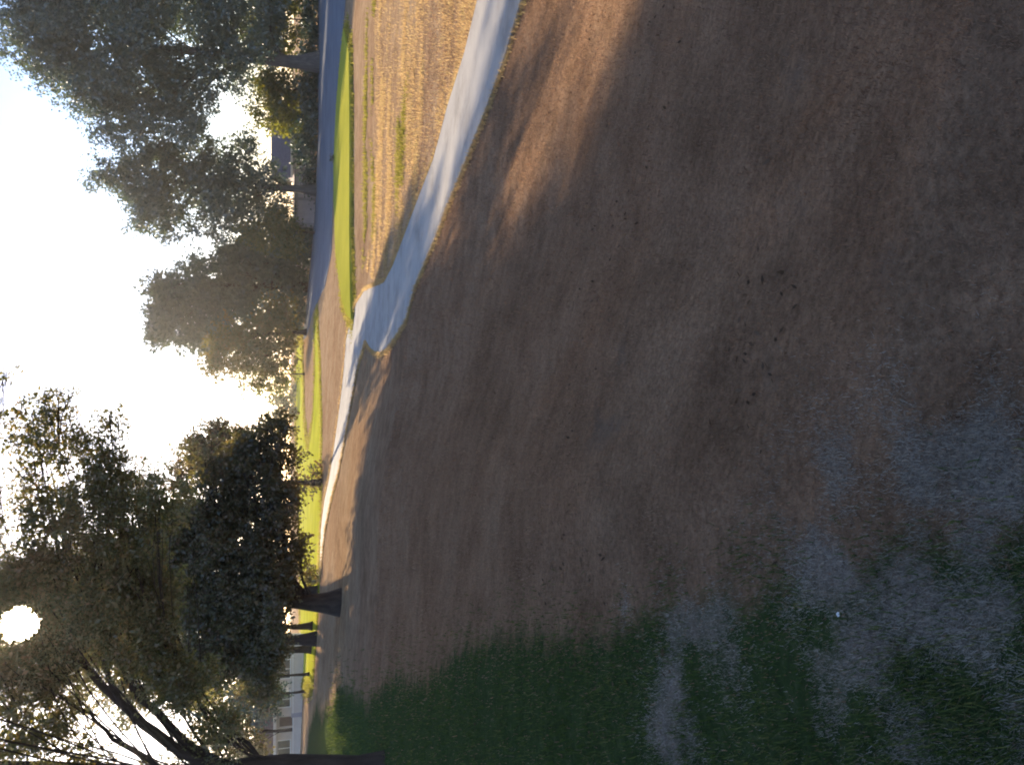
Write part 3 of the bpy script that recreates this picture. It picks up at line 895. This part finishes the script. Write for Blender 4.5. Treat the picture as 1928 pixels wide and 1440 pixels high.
# fringe of grass along both sides of the path
pp = np.array(path_xy); seg = np.roll(pp, -1, 0) - pp; L = np.linalg.norm(seg, axis=1)
pw = L / (5 + np.linalg.norm(pp, axis=1)); ix = rng.choice(len(pp), 40000, p=pw / pw.sum())
q = pp[ix] + seg[ix] * rng.random((40000, 1)); nrm = np.stack([-seg[ix][:, 1], seg[ix][:, 0]], 1) / (L[ix][:, None] + 1e-9)
q = q + nrm * rng.normal(0, .09, (40000, 1))
k = ~inside(path_xy, q[:, 0], q[:, 1]); q = q[k]; r = np.hypot(q[:, 0], q[:, 1])
blades('path_edge_grass', q[:, 0], q[:, 1], (.05 + .002 * r) * (.5 + rng.random(len(q))), .004 + .0008 * r, M['blade_gold'], 'ragged dry grass along the edges of the concrete path', .6)

# loose dead straws and curled leaves lying about on the bank
x, y, r = scatter(12000, 1.0, 12)
k = (rng.random(len(x)) < sstep(.4, .75, fbm(x, y, 1.6, 61))) & ~inside(path_xy, x, y)
x, y, r = x[k], y[k], r[k]
blades('loose_straw', x, y, (.03 + .003 * r) * (.5 + rng.random(len(x))), .0013 + .0005 * r, M['blade_tan'], 'loose dead straws scattered over the shaded brown bank', 3.0)
x, y, r = scatter(2600, 1.0, 14)
k = (rng.random(len(x)) < sstep(.45, .7, fbm(x, y, .7, 71))) & ~inside(path_xy, x, y); x, y, r = x[k], y[k], r[k]; n = len(x)
c = np.stack([x, y, terrain(x, y) + .012], 1)
a = rng.normal(0, 1, (n, 3)); a[:, 2] *= .35; a /= np.linalg.norm(a, axis=1)[:, None]
b = np.cross(a, np.array([0, 0, 1.0]) + rng.normal(0, .3, (n, 3))); b /= np.linalg.norm(b, axis=1)[:, None]
sz = (.012 + .012 * rng.random(n))[:, None]
me_ = polymesh('leaf_litter', np.stack([c - a * sz, c + b * sz * .45, c + a * sz, c - b * sz * .45], 1).reshape(-1, 3), 4, rng.random(n))
tag(link('leaf_litter', me_, M['litter']), 'small fallen brown leaves scattered over the shaded bank', 'leaves', kind='stuff')
# tufts that roughen the edges of the mown turf
for nm, ol, lab in (('tee_edge_grass', G(TEE), 'uneven grass along the edge of the raised green turf'), ('fairway_edge_grass', G(FAIR), 'uneven grass along the edge of the sunlit fairway')):
    pp = np.array(ol); seg = np.roll(pp, -1, 0) - pp; L = np.linalg.norm(seg, axis=1)
    ix = rng.choice(len(pp), 22000, p=L / L.sum()); t = rng.random((22000, 1))
    q = pp[ix] + seg[ix] * t; nrm = np.stack([-seg[ix][:, 1], seg[ix][:, 0]], 1) / (L[ix][:, None] + 1e-9)
    q = q + nrm * rng.normal(0, .35, (22000, 1)) * (.3 + 1.6 * fbm(q[:, 0], q[:, 1], .6, 81))[:, None]
    r = np.hypot(q[:, 0], q[:, 1])
    blades(nm, q[:, 0], q[:, 1], (.05 + .002 * r) * (.5 + rng.random(len(q))), .012 + .0012 * r, M['blade_lime'], lab, .8)
# thin greener bands across the sunny rough
for (u0, v0, u1, v1, wd) in ((1460, 707, 1000, 703, .35), (1460, 689, 950, 686, .3), (1300, 760, 1080, 752, .3)):
    a_, b_ = np.array(P(u0, v0))[:2], np.array(P(u1, v1))[:2]
    q = a_ + (b_ - a_) * rng.random((4500, 1)) + rng.normal(0, wd * 1.8, (4500, 2))
    q = q[fbm(q[:, 0], q[:, 1], .5, 91) > .5]; r = np.hypot(q[:, 0], q[:, 1])
    blades('green_band_grass', q[:, 0], q[:, 1], (.05 + .002 * r) * (.5 + rng.random(len(q))), .006 + .0009 * r, M['blade_lime'], 'thin greener band of grass across the sunny rough', .8)

# ------------------------------------------------------------------ haze added for the glare
m, n_, l_ = newmat('evening_haze')
vo = n_.new('ShaderNodeVolumePrincipled'); mo = n_.new('ShaderNodeOutputMaterial')
vo.inputs['Color'].default_value = (1.0, .97, .93, 1)
vo.inputs['Density'].default_value = .0002  # thin volume added to imitate veiling lens glare round the sun
vo.inputs['Anisotropy'].default_value = .8
l_.new(vo.outputs[0], mo.inputs['Volume'])
bm = bmesh.new(); box(bm, -720, 720, -720, 720, -4, 46)
me_ = bpy.data.meshes.new('haze'); bm.to_mesh(me_); bm.free()
tag(link('haze', me_, m), 'thin bright evening haze in the air', kind='stuff')

# ------------------------------------------------------------------ small things
pb = P(285, 1585)
bm = bmesh.new(); bmesh.ops.create_icosphere(bm, subdivisions=2, radius=.006)
for v in bm.verts: v.co = Vector((v.co.x * 1.3, v.co.y, v.co.z * .7)) * (1 + .12 * math.sin(v.co.x * 700 + v.co.y * 500))
me_ = bpy.data.meshes.new('pebble'); bm.to_mesh(me_); bm.free()
o = link('pebble', me_, M['stone']); o.location = pb + Vector((0, 0, .014)); tag(o, 'tiny white pebble lying among pale bleached grass', 'pebble')
